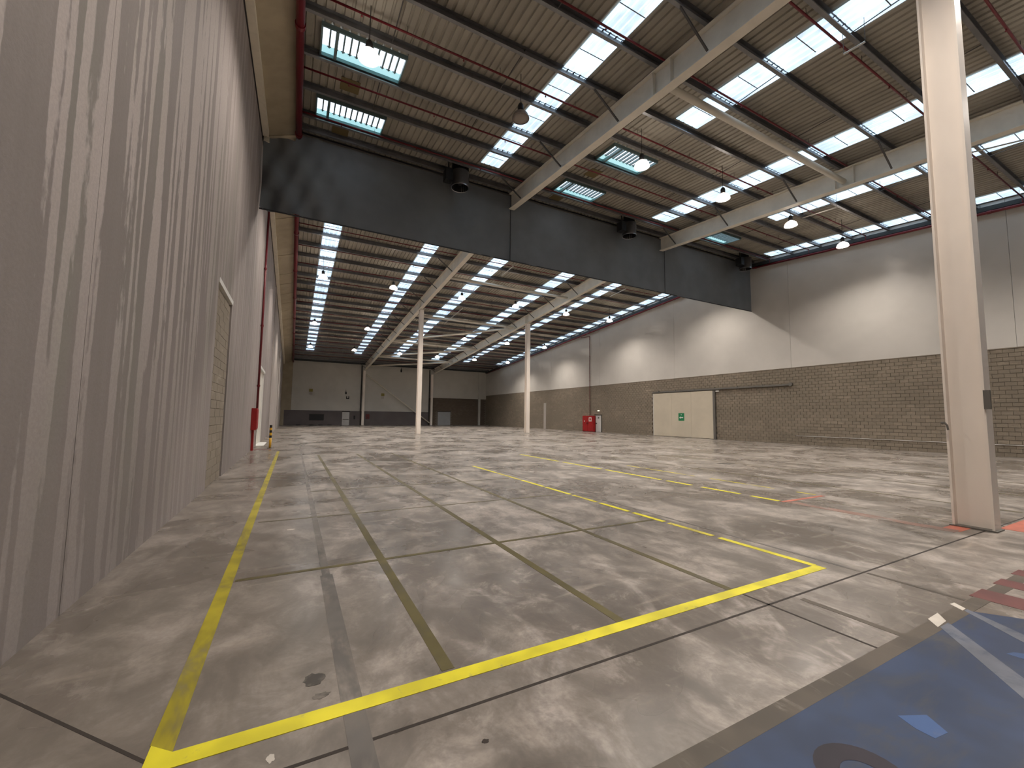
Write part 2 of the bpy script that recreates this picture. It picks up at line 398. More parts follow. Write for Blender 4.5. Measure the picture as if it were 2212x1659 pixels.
# ================================================================== WALLS
# left: precast panels, a blocked opening, a bright doorway
def backing(x0, x1, off):
    m = MB()
    for a, b in ((YN, YR), (YR, YF)):
        A = [(x0, a, 0), (x1, a, 0), (x1, b, 0), (x0, b, 0)]; m.hexa(A, [(x, y, zs(y)-off) for x, y, z in A])
    return m
wl = backing(XL-.36, XL-.12, 0).build('wall_left', 'mortar'); tag(wl, 'tall left wall of streaked precast concrete panels', kind='structure')
OPEN = (11.30, 13.60, 4.68); DOOR = (25.0, 28.3, 4.02)
def lpanel(y0, y1, z0, material):
    tops = lambda y: zs(y)-1.08
    cuts = [y0] + ([YR] if y0 < YR < y1 else []) + [y1]
    for a, b in zip(cuts, cuts[1:]):
        m = MB(); g = .006
        A = [(XL-.12, a+(g if a == y0 else 0), z0), (XL, a+(g if a == y0 else 0), z0), (XL, b-(g if b == y1 else 0), z0), (XL-.12, b-(g if b == y1 else 0), z0)]
        B = [(x, y, tops(y)) for x, y, z in A]
        m.hexa(A, B); m.build('concrete_panel', material, wl)
edges = [YN, -4.7, 4.9, OPEN[0]]
for a, b in zip(edges, edges[1:]): lpanel(a, b, 0, 'wall_left')
lpanel(OPEN[0], OPEN[1], OPEN[2]+.12, 'wall_left')
for a, b in ((OPEN[1], DOOR[0]),): lpanel(a, b, 0, 'wall_left')
lpanel(DOOR[0], DOOR[1], DOOR[2]+.14, 'wall_left')
lpanel(DOOR[1], 36.3, 0, 'wall_left')
for a, b in ((36.3, 45.9), (45.9, 55.5), (55.5, YF)): lpanel(a, b, 0, 'wall_left_light')
# door jamb posts standing slightly proud
for y in (36.3, 52.0, 62.0): box('wall_pilaster', 'wall_left_light', wl, XL, XL+.06, y, y+.5, 0, zs(y)-1.0)
box('lintel', 'white', wl, XL-.12, XL+.02, OPEN[0]-.02, OPEN[1]+.06, OPEN[2], OPEN[2]+.12)
box('lintel', 'white', wl, XL-.12, XL+.06, DOOR[0]-.35, DOOR[1]+.25, DOOR[2], DOOR[2]+.14)
# block infill
bm = MB().box(0, .055, 0, .392, 0, .192).mesh('infill_block'); bm.materials.append(M['block_left'])
bmh = MB().box(0, .055, 0, .192, 0, .192).mesh('infill_half_block'); bmh.materials.append(M['block_left'])
box('infill_mortar', 'mortar_light', wl, XL-.14, XL-.075, OPEN[0], OPEN[1], 0, OPEN[2])
r = 0; z = 0.0
while z < OPEN[2]-.19:
    y = OPEN[0]+.01+(0 if r % 2 == 0 else -.2)
    while y < OPEN[1]-.05:
        yy, me = y, bm
        if y < OPEN[0]: yy, me = OPEN[0]+.01, bmh
        elif y+.392 > OPEN[1]: me = bmh
        if yy+(.192 if me is bmh else .392) <= OPEN[1]:
            o = bpy.data.objects.new('infill_block', me); link(o, wl); o.location = (XL-.082+random.uniform(-.003, .004), yy, z+.005)
        y += .4
    z += .2; r += 1
# open doorway in the left wall, its brightness put into a pale panel
dl = MB().box(XL-.115, XL-.05, DOOR[0], DOOR[1], 0, DOOR[2]).build('door_1', 'doorway_light'); tag(dl, 'tall bright doorway in left wall behind red hose cabinet, light painted on its panel', kind='structure')
box('door_frame', 'grey_mid', dl, XL-.05, XL+.01, DOOR[0]-.06, DOOR[0]+.10, 0, DOOR[2])
box('door_frame', 'white', dl, XL-.05, XL+.01, DOOR[1]-.10, DOOR[1]+.04, 0, DOOR[2])
box('door_threshold', 'white', dl, XL-.05, XL+.35, DOOR[0]+.3, DOOR[1], 0.001, .012)

# right: blockwork below, white panels above
wr = backing(XR+.06, XR+.36, -.05).build('wall_right', 'mortar'); tag(wr, 'long right wall, brown blockwork below white panels', kind='structure')
SD = (22.65, 29.10, 4.05); PD = (36.95, 37.95, 1.93); CT = 5.38
pe = [YN, -4.0, 6.1, 16.45, 26.6, 37.2, 47.4, 57.7, YF]
for a, b in zip(pe, pe[1:]):
    cuts = [a] + ([YR] if a < YR < b else []) + [b]
    m = MB(); g = .006
    for c0, c1 in zip(cuts, cuts[1:]):
        y0 = c0+(g if c0 == a else 0); y1 = c1-(g if c1 == b else 0)
        A = [(XR, y0, CT), (XR+.06, y0, CT), (XR+.06, y1, CT), (XR, y1, CT)]
        m.hexa(A, [(x, y, zs(y)-.02) for x, y, z in A])
    m.build('white_wall_panel', 'white_panel', wr)
bx = MB().box(0, .05, 0, .388, 0, .188).mesh('concrete_block'); bx.materials.append(M['block'])
cells = []
rows = 26; hz = (CT-.05)/rows
for r in range(rows):
    z = r*hz
    k0 = int((YN)/.4)-1
    for k in range(k0, int(YF/.4)+1):
        y = k*.4-(.2 if r % 2 else 0)
        if y < YN or y+.388 > YF: continue
        if y+.388 > SD[0]-.05 and y < SD[1]+.05 and z < SD[2]: continue
        if y+.388 > PD[0] and y < PD[1] and z < PD[2]: continue
        cells.append((y, z))
vis = sorted([c for c in cells if c[0] > 5.3], key=lambda c: c[0]*10+c[1])[:300]
vs = set(vis)
for y, z in vis:
    o = bpy.data.objects.new('concrete_block', bx); link(o, wr); o.location = (XR+.008+random.uniform(-.004, .004), y, z+.006)
mb = MB(); rnd = random.Random(3)
for y, z in cells:
    if (y, z) in vs: continue
    dx = rnd.uniform(-.004, .004); mb.box(XR+.008+dx, XR+.06, y, y+.388, z+.006, z+.006+.188)
o = mb.build('blockwork', 'block', wr); o['kind'] = 'stuff'
box('ledge', 'block', wr, XR-.01, XR+.06, YN, YF, CT-.05, CT)
# thin conduit low on the block wall
MB().tube((XR-.015, 5, .58), (XR-.015, 16.3, .58), .018, 8).build('conduit', 'white_panel', wr)

# far wall
far = lambda x, z: (x*69/67, 1.7+(z-1.7)*69/67)
wf = MB().box(XL-.3, XR+.3, YF+.06, YF+.36, 0, zs(YF)-.35).build('wall_far', 'mortar'); tag(wf, 'far end wall with white panels and grey wainscot', kind='structure')
WT = 2.22
for a, b in ((-.35, 9.45), (9.45, 20.5), (20.5, 29.9), (29.9, XR)):
    z0 = WT if b < 21 else 4.70
    MB().box(a+.01, b-.01, YF, YF+.06, z0, zs(YF)-.25).build('far_wall_panel', 'far_panel', wf)
MB().box(XL, -.36, YF-.12, YF+.06, 0, zs(YF)-.25).build('beige_corner_panel', 'soffit', wf)
MB().box(-1.2, 20.5, YF-.14, YF+.05, 0, WT).build('wainscot_panel', 'wainscot', wf)
mb = MB()
for r in range(23):
    z = r*.204
    for k in range(52, 80):
        x = k*.4-(.2 if r % 2 else 0)
        if x < 20.5 or x > XR-.3: continue
        if x+.39 > 21.95 and x < 24.4 and z < 2.28: continue
        mb.box(x, x+.388, YF+rnd.uniform(0, .01), YF+.06, z+.005, z+.197)
o = mb.build('blockwork', 'block_far', wf); o['kind'] = 'stuff'
MB().box(29.5, 29.9, YF-.25, YF, 0, zs(YF)-.4).build('wall_pilaster', 'far_panel', wf)
box('eave_beam', 'trough', wf, -.35, XR, YF-.45, YF-.02, zs(YF)-.34, zs(YF)-.06)
# near end wall behind the camera
wn_ = MB().box(XL-.3, XR+.3, YN-.3, YN, 0, zs(YN)).build('wall_near', 'far_panel'); tag(wn_, 'plain end wall behind the photographer', kind='structure')

# ================================================================== ROOF
deck = MB(); PER = .25
def deck_slope(y0, y1):
    x = -.45
    prof = []
    while x < XR:
        prof += [(x, 0), (x+.155, 0), (x+.18, .045), (x+.225, .045)]; x += PER
    prof.append((XR+.06, 0))
    i = len(deck.v)
    for px, pz in prof:
        deck.v.append((px, y0, zs(y0)+pz)); deck.v.append((px, y1, zs(y1)+pz))
    for k in range(len(prof)-1): deck.f.append((i+2*k, i+2*k+1, i+2*k+3, i+2*k+2))
deck_slope(YN-.3, YR); deck_slope(YR, YF+.3)
ceil = deck.build('ceiling', 'deck'); tag(ceil, 'sloping ribbed metal roof deck on grey purlins', kind='structure')
# weather skin closing the roof above the ribs
m = MB(); m.slope(XL-.3, XR+.3, YN-.3, YR, -.16, -.07); m.slope(XL-.3, XR+.3, YR, YF+.3, -.16, -.07); m.build('roof_skin', 'deck', ceil)
# fire-strip soffit along the left wall
jn = [YN, -6, 2, 10, YR]; jf = [YR, 26, 31, 34.35, 36.4, 38.8, 41.2, 43.4, 46.5, 50.5, 54.4, 58.5, 63, YF]
for L in (jn, jf):
    g = .012 if L is jn else .035
    for a, b in zip(L, L[1:]):
        A = [(-1.52, a+g, zs(a)-.88), (-.44, a+g, zs(a)-.48), (-.44, b-g, zs(b)-.48), (-1.52, b-g, zs(b)-.88)]
        MB().hexa(A, [(x, y, z+.04) for x, y, z in A]).build('soffit_panel', 'soffit', ceil)
for a, b in ((YN, YR-.25), (YR+.1, YF)):
    MB().slope(XL+.035, -1.40, a, b, .78, 1.05).build('soffit_edge_strip', 'strip_beam', ceil)
    MB().slope(XL-.3, XL+.034, a, b, .75, 1.075).build('shadow_joint', 'dark_trim', ceil)
    MB().slope(XL-.3, -.40, a, b, .02, .10).build('soffit_backing', 'dark_trim', ceil)
# purlins: C sections
def purlin_mesh():
    m = MB(); L0, L1 = -.42, XR
    m.box(L0, L1, .10, .11, -.25, -.012); m.box(L0, L1, 0, .11, -.26, -.25); m.box(L0, L1, 0, .11, -.012, -.002)
    m.box(L0, L1, 0, .008, -.25, -.222)
    me = m.mesh('purlin'); me.materials.append(M['purlin']); return me
pm = purlin_mesh()
for y in PUR_N + PUR_F:
    if y < YN: continue
    o = bpy.data.objects.new('purlin', pm); link(o, ceil); o.location = (0, y-.04, zs(y))
# anti-sag rods between purlins
for xs in (2.17, 5.92, 13.45, 17.2, 24.9, 28.3):
    for k in range(0, len(PUR_N)-1):
        if k % 2 == 0 and k and PUR_N[k] > 2:
            a, b = PUR_N[k], PUR_N[k+1]; MB().tube((xs, a, zs(a)-.22), (xs, b, zs(b)-.06), .016, 6).build('sag_rod', 'brace', ceil)
    for k in range(3, 25, 4):
        a, b = PUR_F[k], PUR_F[k+1]; MB().tube((xs, a, zs(a)-.06), (xs, b, zs(b)-.22), .016, 6).build('sag_rod', 'brace', ceil)
# yellowed deck patches below the vents
for x, y in ((.95, 15.0), (.9, 18.2), (12.15, 15.0), (12.1, 18.2), (23.5, 18.2)):
    MB().slope(x, x+.65, y, y+.7, .002, .012).build('yellowed_deck_patch', 'deck_old', ceil)
# side gutter trough along the right wall
for a, b in ((YN, YR), (YR, YF)):
    MB().slope(30.86, XR, a, b, .27, .50).build('dark_gutter', 'trough', ceil)

# skylight strips -> windows of the roof, pane by pane
def strip(n, x0, x1, ys, y_from, y_to, side):
    w = empty('window_%d' % n, ((x0+x1)/2, (y_from+y_to)/2, zs((y_from+y_to)/2)-.02), 'translucent roof skylight strip %s' % side, kind='structure')
    lo, hi = min(y_from, y_to), max(y_from, y_to)
    cuts = sorted([lo] + [y for y in ys if lo+.2 < y < hi-.2] + [hi])
    for a, b in zip(cuts, cuts[1:]):
        m = MB(); x = x0
        # corrugated translucent sheet
        i = len(m.v); prof = []
        while x < x1-.01:
            prof += [(x, .030), (x+.155, .030), (x+.18, .012), (x+.225, .012)]; x += .25
        prof.append((x1, .030))
        for px, pz in prof:
            m.v.append((px, a+.02, zs(a+.02)-pz)); m.v.append((px, b-.02, zs(b-.02)-pz))
        for k in range(len(prof)-1): m.f.append((i+2*k, i+2*k+2, i+2*k+3, i+2*k+1))
        m.build('pane', 'pane', w)
        mid = (a+b)/2
        if b-a > 1: MB().slope(x0, x1, mid-.012, mid+.012, .03, .042).build('glazing_bar', 'grey_mid', w)
SX = [(1.14, 2.14), (7.37, 8.32), (12.52, 13.57), (18.65, 19.72), (23.99, 24.86), (29.95, 30.85)]
nthfar = ['beyond the curtain nearest the left wall', 'beyond the curtain, second from left', 'beyond the curtain, third from left', 'beyond the curtain, fourth from left', 'beyond the curtain, fifth from left', 'beyond the curtain along the right wall']
nn = 1
for (a, b), s in zip(SX, nthfar): strip(nn, a, b, PUR_F, 20.6, 62.6, s); nn += 1
for i, y0, s in ((1, 17.45, 'left of the large cream beam in front of the curtain'), (2, 10.45, 'just right of the large cream beam, near the top'), (3, 17.45, 'in front of the curtain between the two cream beams'), (4, 13.7, 'just right of the second cream beam'), (5, 17.45, 'in front of the curtain along the right wall')):
    strip(nn, *SX[i], PUR_N, -12.0, y0, s); nn += 1

# ================================================================== LOUVRED ROOF VENTS
def roof_vent(xc, yc, label):
    w, d = 2.48, 1.20; x0, x1, y0, y1 = xc-w/2, xc+w/2, yc-d/2, yc+d/2
    v = empty('roof_vent', (xc, yc, zs(yc)-.02), label, 'roof vent', 'louvred roof vents')
    MB().slope(x0, x1, y0, y0+d*.72, .013, .022).build('glass_pane', 'vent_glass', v)
    MB().slope(x0, x1, y0+d*.72, y1, .013, .022).build('lower_glass_glow', 'vent_glass_teal', v)
    for a in ((x0-.05, x0, y0-.05, y1+.05), (x1, x1+.05, y0-.05, y1+.05), (x0, x1, y0-.05, y0), (x0, x1, y1, y1+.05)):
        MB().slope(*a, .0, .14).build('frame_bar', 'teal', v)
    nb = 12
    for k in range(1, nb):
        x = x0+w*k/nb
        MB().slope(x-.022, x+.022, y0+.02, y0+d*.70, .022, .11).build('louver_blade', 'teal', v)
        MB().slope(x-.06, x+.06, y0+d*.70, y0+d*.73, .03, .05).build('blade_link', 'teal', v)
    MB().slope(x0+.36, x0+.45, y0, y1, .022, .16).build('actuator_bar', 'teal', v)
    MB().slope(x0-.06, x1-.06, y1+.18, y1+.40, .006, .014).build('lower_glass_glow', 'vent_glass', v)  # separate emissive strip added for the bright edge past the purlin
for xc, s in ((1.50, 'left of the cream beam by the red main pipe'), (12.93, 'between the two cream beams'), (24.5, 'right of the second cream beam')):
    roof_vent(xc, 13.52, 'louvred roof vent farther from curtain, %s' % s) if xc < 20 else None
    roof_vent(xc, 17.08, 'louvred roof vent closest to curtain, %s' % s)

# ================================================================== FRAME: beams, columns, bracing
def rafter(xc, y0, y1, label, side):
    b = empty('rafter_beam', (xc, (y0+y1)/2, zs((y0+y1)/2)-.9), label, 'beam', 'cream steel roof beams')
    hw = .16; T = .272; D = 1.13
    MB().slope(xc-.010, xc+.010, y0, y1, T+.03, D-.03).build('web', 'beam', b)
    MB().slope(xc-hw, xc+hw, y0, y1, T, T+.03).build('top_flange', 'beam', b)
    MB().slope(xc-hw, xc+hw, y0, y1, D-.03, D).build('bottom_flange', 'beam', b)
    ys_ = PUR_N if side == 'n' else PUR_F
    for k, y in enumerate(ys_):
        if not (min(y0, y1) < y < max(y0, y1)): continue
        if k % 2 == 1:
            MB().bar((xc-1.22, y, zs(y)-.275), (xc-.15, y, zs(y)-1.06), .05, .05).build('fly_brace', 'brace', b)
    for y in ((2.3, 2.7, 8.3, 9.0) if side == 'n' else (36.7, 37.1)):
        MB().slope(xc-hw+.01, xc+hw-.01, y-.01, y+.01, T+.03, D-.03).build('stiffener', 'beam', b)
    return b
rafter(B1, YN, YR+.06, 'large cream steel roof beam in front of the curtain, nearer the left wall', 'n')
rafter(B2, YN, YR+.06, 'cream steel roof beam in front of the curtain, nearer the right wall', 'n')
rafter(B1, YR+.26, YF-.4, 'cream steel roof beam beyond the curtain, left one', 'f')
rafter(B2, YR+.26, YF-.4, 'cream steel roof beam beyond the curtain, right one', 'f')

def column(xc, yc, label, d=.46, w=.30, top=None, material='column'):
    c = empty('steel_column', (xc, yc, 0), label, 'column', 'steel columns')
    zt = zs(yc)-1.13 if top is None else top
    for s in (-1, 1):
        box('flange', material, c, xc-w/2, xc+w/2, yc+s*d/2-(.03 if s > 0 else 0), yc+s*d/2+(.03 if s < 0 else 0), .02, zt)
    box('web', material, c, xc-.01, xc+.01, yc-d/2+.03, yc+d/2-.03, .02, zt)
    box('base_plate', 'grey_mid', c, xc-w/2-.03, xc+w/2+.03, yc-d/2-.03, yc+d/2+.03, .003, .02)
    box('cap_plate', material, c, xc-w/2, xc+w/2, yc-d/2, yc+d/2, zt-.02, zt)
    return c
NC = column(9.80, 2.50, 'large pale steel column in the right foreground', .47, .28)
MB().box(9.62, 9.665, 2.20, 2.275, 1.9, 2.2).build('cover_plate', 'grey_mid', NC)
m = MB(); pts = [(9.66, 2.77, 1.66), (9.62, 2.77, 1.68), (9.60, 2.73, 1.68), (9.60, 2.70, 1.64), (9.60, 2.69, 1.56)]
for a, b in zip(pts, pts[1:]): m.tube(a, b, .014, 8)
m.build('cable_hook', 'grey_mid', NC)
column(10.0, 36.95, 'slim pale steel column in the far hall under the left beam', .44, .36)
column(21.30, 36.95, 'slim pale steel column in the far hall under the right beam', .44, .38)
column(9.70, YF-.45, 'cream steel column against the far wall beside the diagonal brace top', .30, .34, zs(YF)-1.3, 'column')
column(20.75, YF-.45, 'cream steel column against the far wall at the diagonal brace foot', .30, .34, zs(YF)-1.3, 'column')
for xx in (9.30, 20.35): box('dark_corner_strip', 'dark_trim', wf, xx, xx+.14, YF-.15, YF, 0, zs(YF)-.5)

def strut(p, q, label, r=.115):
    o = MB().tube(p, q, r, 12).build('bracing_tube', 'beam', None, True); tag(o, label, 'brace', 'cream bracing tubes'); return o
zb = lambda y: zs(y)-.90
strut((B1+.17, 8.65, zb(8.65)), (B2-.17, 8.65, zb(8.65)), 'cream tube strut between the two roof beams before the curtain')
nodes = [29.5, 39.5, 50.3, 59.4, 66.8]
wh = ['just beyond the curtain', 'above the slim columns', 'halfway to the far wall', 'closest to the far wall']
for i in range(4):
    y = nodes[i]; strut((B1+.18, y, zb(y)), (B2-.18, y, zb(y)), 'straight cream cross strut under far roof, %s' % wh[i])
    if i: y2 = nodes[i+1]; strut((B1+.17, y2-.2, zb(y2)), (B2-.17, y+.2, zb(y)-.03), 'slanting cream bracing tube under far roof, %s' % wh[i], .105)
strut((9.97, YF-.46, 8.05), (20.47, YF-.46, .40), 'long diagonal cream brace tube across the far wall', .10)
# thin bright tension rods
for p, q, s in (((21.5, 6.0, zs(6.0)-1.15), (23.2, 3.4, zs(3.4)-.8), 'bright steel tension rod right of the foreground column'),
                ((23.95, 11.8, zs(11.8)-.75), (23.95, 10.2, zs(10.2)-.75), 'short bright steel rod beside lamp right of second beam'),
                ((13.4, 5.35, zs(5.35)-.75), (13.4, 4.85, zs(4.85)-.75), 'short bright steel rod across red pipe near top'),
                ((13.9, 26.3, zs(26.3)-.58), (13.9, 28.3, zs(28.3)-.58), 'bright steel rod beside third far skylight'),
                ((13.9, 36.5, zs(36.5)-.58), (13.9, 42.0, zs(42)-.58), 'long bright steel rod beside far column skylight'),
                ((24.9, 26.3, zs(26.3)-.58), (24.9, 28.3, zs(28.3)-.58), 'bright steel rod beside fifth far skylight')):
    o = empty('tension_rod', p, s, 'rod', 'bright steel rods')
    MB().tube(p, q, .028, 8).build('rod', 'steel', o)
    for e in (p, q): MB().tube(e, (e[0], e[1], zs(e[1])-.005), .006, 5).build('hanger', 'brace', o)

# ================================================================== SPRINKLER PIPES
def main_pipe(x, y0, y1, off, r, label):
    o = empty('sprinkler_main', (x, (y0+y1)/2, zs((y0+y1)/2)-off), label, 'pipe', 'red sprinkler pipes')
    MB().tube((x, y0, zs(y0)-off), (x, y1, zs(y1)-off), r, 14).build('pipe', 'red', o, True)
    y = min(y0, y1)+2.3
    while y < max(y0, y1):
        MB().tube((x, y-.06, zs(y-.06)-off), (x, y+.06, zs(y+.06)-off), r*1.25, 14).build('coupling', 'red', o)
        MB().tube((x, y+.3, zs(y+.3)-off), (x, y+.3, zs(y+.3)-.01), .012, 6).build('hanger', 'brace', o)
        y += 6.0
main_pipe(-.34, YN+.3, YR-.2, .64, .115, 'thick red main pipe along left wall in front of the curtain')
main_pipe(-.34, YR+.3, YF-.5, .64, .115, 'thick red main pipe along left wall beyond the curtain')
main_pipe(30.88, YN+.3, YR-.15, .60, .075, 'red main pipe along right wall top before the curtain')
main_pipe(30.88, YR+.3, YF-.5, .60, .075, 'red main pipe along right wall top beyond the curtain')
def branch(y, label, side):
    zz = zs(y)-.236
    o = empty('sprinkler_branch', (15, y, zz), label, 'pipe', 'red sprinkler pipes')
    m = MB()
    # passes the beams through their webs
    m.tube((-.34, y, zz), (30.88, y, zz), .032, 8).tube((-.34, y, zz), (-.34, y, zs(y)-.50), .03, 8).tube((30.88, y, zz), (30.88, y, zs(y)-.50), .03, 8); m.build('pipe', 'red', o, True)
    x = 1.2
    while x < 30:
        MB().tube((x, y, zz-.03), (x, y, zz-.09), .014, 6).tube((x, y, zz-.09), (x, y, zz-.102), .03, 8).build('sprinkler_head', 'red', o)
        MB().tube((x+1.3, y, zz), (x+1.3, y, zs(y)-.01), .008, 5).build('hanger', 'brace', o)
        x += 3.1
BR_N = [17.55, 14.9, 11.72, 8.52, 5.5, 3.0]
for k, y in enumerate(BR_N): branch(y, 'thin red sprinkler pipe, %s in front of the curtain' % ORD[k], 'n')
BR_F = [27.05+2.92*k for k in range(14)]
for k, y in enumerate(BR_F): branch(y, 'thin red sprinkler pipe, %s visible beyond the curtain' % ORD[k], 'f')
for o, x, y, zt_, z1, s in (('left', XL+.07, 23.75, zs(23.75)-1.08, 1.5, 'red riser pipe down left wall to hose cabinet'), ('right', XR-.09, 38.9, 11.35, 1.87, 'thin red riser pipe down right wall to red cabinet')):
    rp = empty('riser_pipe', (x, y, z1), s, 'pipe', 'red sprinkler pipes')
    MB().tube((x, y, z1), (x, y, zt_), .05 if o == 'left' else .035, 10).build('pipe', 'red' if o == 'left' else 'bark_red', rp, True)
    for z in (3.0, 6.0, 8.9): MB().tube((x, y, z), (x, y, z+.09), .07 if o == 'left' else .05, 10).build('coupling', 'red' if o == 'left' else 'bark_red', rp)
    if o == 'right': MB().tube((x, y, zt_), (x, y+1.6, zt_+.1), .035, 8).tube((x, y+1.6, zt_+.1), (x, y+1.6, zs(y+1.6)-.70), .03, 8).build('elbow_run', 'bark_red', rp)

# ================================================================== SMOKE CURTAIN
YC = YR+.16
cur = empty('smoke_curtain', (14.7, YC, 10.0), 'dark grey fabric smoke curtain hanging across the hall under the ridge', 'curtain')
def ctop(x): return Z0-.30 if x > -.45 else Z0-.72
def ripple(x, z):
    h = (Z0-z)/3.6
    a = .018*math.sin(x*2.1)+.012*math.sin(x*5.3+1.2)+.010*math.sin(x*.7+z*1.3)
    if x < 2.2:            # bunched folds at the left end
        w = max(0, 1-(x+1.6)/3.8); a += .13*w*math.sin(4.6*(x+.55*(z-10)))+.08*w*math.sin(8*(x-.35*(z-10)))
    return a*(.4+.8*h)
for a, b in ((-1.60, 9.90), (9.90, 21.6), (21.6, XR-.02)):
    nx = int((b-a)/.14); nz = 14; m = MB()
    for th in (0, .012):
        i = len(m.v)
        for k in range(nx+1):
            x = a+(b-a)*k/nx
            for j in range(nz+1):
                zb_ = 10.03+.02*math.sin(x*.5); z = zb_+(ctop(x)-zb_)*j/nz
                m.v.append((x, YC+ripple(x, z)+th, z))
        for k in range(nx):
            for j in range(nz):
                q = i+k*(nz+1)+j; f = (q, q+nz+1, q+nz+2, q+1); m.f.append(f if th == 0 else f[::-1])
    m.build('curtain_panel', 'curtain', cur, True)
for x in (9.9, 21.6): MB().box(x-.02, x+.02, YC-.035, YC-.020, 10.04, Z0-.32).build('seam_strip', 'curtain_dark', cur)
MB().box(-.40, XR, YC-.03, YC+.04, Z0-.32, Z0-.26).build('top_rail', 'grey_mid', cur)
MB().box(XL+.02, XR-.02, YC-.012, YC+.03, 10.0, 10.05).build('bottom_bar', 'curtain_dark', cur)

# ================================================================== EXHAUST FANS AT THE CURTAIN
def fan(x, label):
    y = 18.25; z = 12.72
    o = empty('exhaust_fan', (x, y, z), label, 'fan', 'roof exhaust fans')
    R = .42
    MB().lathe((x, y, z), [(R+.02, 0), (R+.02, .05), (R, .06), (R, .78), (R-.02, .78), (R-.02, .0), (R+.02, 0)], 28).build('drum', 'zinc', o, True)
    MB().lathe((x, y, z), [(R-.022, .01), (R-.022, .5), (.001, .52)], 24).build('dark_inner_liner', 'black', o)  # black liner added to keep the inside of the drum dark
    MB().tube((x, y, z+.22), (x, y, z+.5), .13, 16).build('motor', 'black', o)
    for k in range(5):
        an = k*2*math.pi/5; c, s = math.cos(an), math.sin(an)
        MB().bar((x+.11*c, y+.11*s, z+.30), (x+.38*c, y+.38*s, z+.34), .12, .012).build('blade', 'black', o)
    box('control_box', 'black', o, x-.78, x-.44, y-.22, y+.22, z+.18, z+.72)
    MB().bar((x-.6, y, z+.7), (x-.6, y, zs(y)-.005), .05, .05).build('bracket', 'black', o)
    MB().box(x-R, x+R, y-.04, y+.04, z+.78, zs(y)-.005).build('mount', 'black', o)
fan(6.65, 'dark round exhaust fan at the curtain left of the large beam')
fan(17.6, 'dark round exhaust fan at the curtain between the beams')
fan(29.0, 'dark round exhaust fan at the curtain by the right wall')

# ================================================================== HIGH-BAY LAMPS
def lamp(x, y, label, lit=True, power=1.0):
    z = zs(y)-1.62
    o = empty('high_bay_lamp', (x, y, z), label, 'lamp', 'bell-shaped high-bay lamps')
    R = .30
    prof = [(R, 0), (R-.01, .04), (R*.86, .13), (R*.62, .20), (R*.36, .25), (.075, .27), (.07, .262), (R*.34, .242), (R*.60, .192), (R*.84, .122), (R-.02, .035), (R-.012, 0), (R, 0)]
    MB().lathe((x, y, z), prof, 24).build('reflector', 'reflector' if lit else 'reflector_off', o, True)
    MB().lathe((x, y, z), [(.075, .27), (.10, .29), (.10, .46), (.06, .54), (.02, .56)], 14).build('ballast_housing', 'black', o, True)
    MB().tube((x, y, z+.55), (x, y, zs(y)-.004), .011, 6).build('hanger_rod', 'black', o)
    bl = MB().lathe((x, y, z), [(0.001, -.055), (.11, -.045), (.19, -.02), (R-.025, .02), (R*.80, .10)], 16).build('bulb', 'bulb' if lit else 'reflector_off', o, True)
    if lit:
        ld = bpy.data.lights.new('lamp_light', 'SPOT'); ld.energy = LAMP_W*power; ld.color = LAMP_COL
        ld.spot_size = math.radians(150); ld.spot_blend = .8; ld.shadow_soft_size = .16
        lo = bpy.data.objects.new('lamp_light', ld); link(lo, o); lo.location = (x, y, z-.08)
        # the clear acrylic bell also spills some light sideways and up
        pl = bpy.data.lights.new('bell_glow', 'POINT'); pl.energy = UP_W*power; pl.color = LAMP_COL; pl.shadow_soft_size = .29
        po = bpy.data.objects.new('bell_glow', pl); link(po, o); po.location = (x, y, z+.14)
LX = [1.42, 6.33, 11.9, 16.95, 22.4, 27.7]
nth = ['leftmost', 'second from left', 'third from left', 'fourth from left', 'fifth from left', 'rightmost']
for i, x in enumerate(LX):
    lamp(x, 11.6, ('unlit bell-shaped high-bay lamp with black housing before the curtain' if i == 1 else 'glowing high-bay lamp before the curtain, %s of its row' % nth[i]), i != 1)
for y, s in ((31.6, 'in the row just beyond the curtain'), (43.8, 'in the middle row of the far hall'), (53.9, 'in the row nearest the far wall')):
    for i, x in enumerate(LX): lamp(x, y, 'small glowing high-bay lamp %s, %s' % (s, nth[i]))
# the same rows go on over the photographer and just behind the curtain
for y, s in ((1.6, 'above the photographer'), (21.6, 'hidden just behind the curtain')):
    for i, x in enumerate(LX): lamp(x, y, 'glowing high-bay lamp %s, %s of its row' % (s, nth[i]))

# ================================================================== THINGS ON THE RIGHT WALL
sd = empty('sliding_fire_door', (XR, (SD[0]+SD[1])/2, 0), 'large cream sliding fire door on the right wall', 'door')
for k in range(3):
    a = SD[0]+(SD[1]-SD[0])*k/3; b = SD[0]+(SD[1]-SD[0])*(k+1)/3
    box('door_leaf', 'door_cream', sd, XR-.10, XR-.02, a+.004, b-.004, .03, SD[2])
box('edge_trim', 'grey_mid', sd, XR-.13, XR-.01, SD[0]-.20, SD[0]-.0, .01, SD[2])
box('edge_trim', 'white', sd, XR-.12, XR-.02, SD[1], SD[1]+.04, .01, SD[2])
tr = empty('door_track', (XR, 22.8, SD[2]+.1), 'dark sliding-door rail running along the block wall', 'rail')
MB().box(XR-.14, XR+.01, 16.55, SD[1]+.1, SD[2]+.06, SD[2]+.18).build('rail', 'grey_mid', tr)
MB().tube((XR-.16, 16.5, SD[2]+.14), (XR+.0, 16.5, SD[2]+.14), .13, 14).build('end_pulley', 'grey_mid', tr)
for y in (18.5, 20.5, 22.5, 24.5, 26.5, 28.5): MB().box(XR-.05, XR+.02, y, y+.06, SD[2]+.02, SD[2]+.26).build('rail_bracket', 'grey_mid', tr)
e2 = empty('emergency_light', (XR, 22.3, SD[2]-.1), 'small white emergency light at the upper corner of the sliding door', 'lamp')
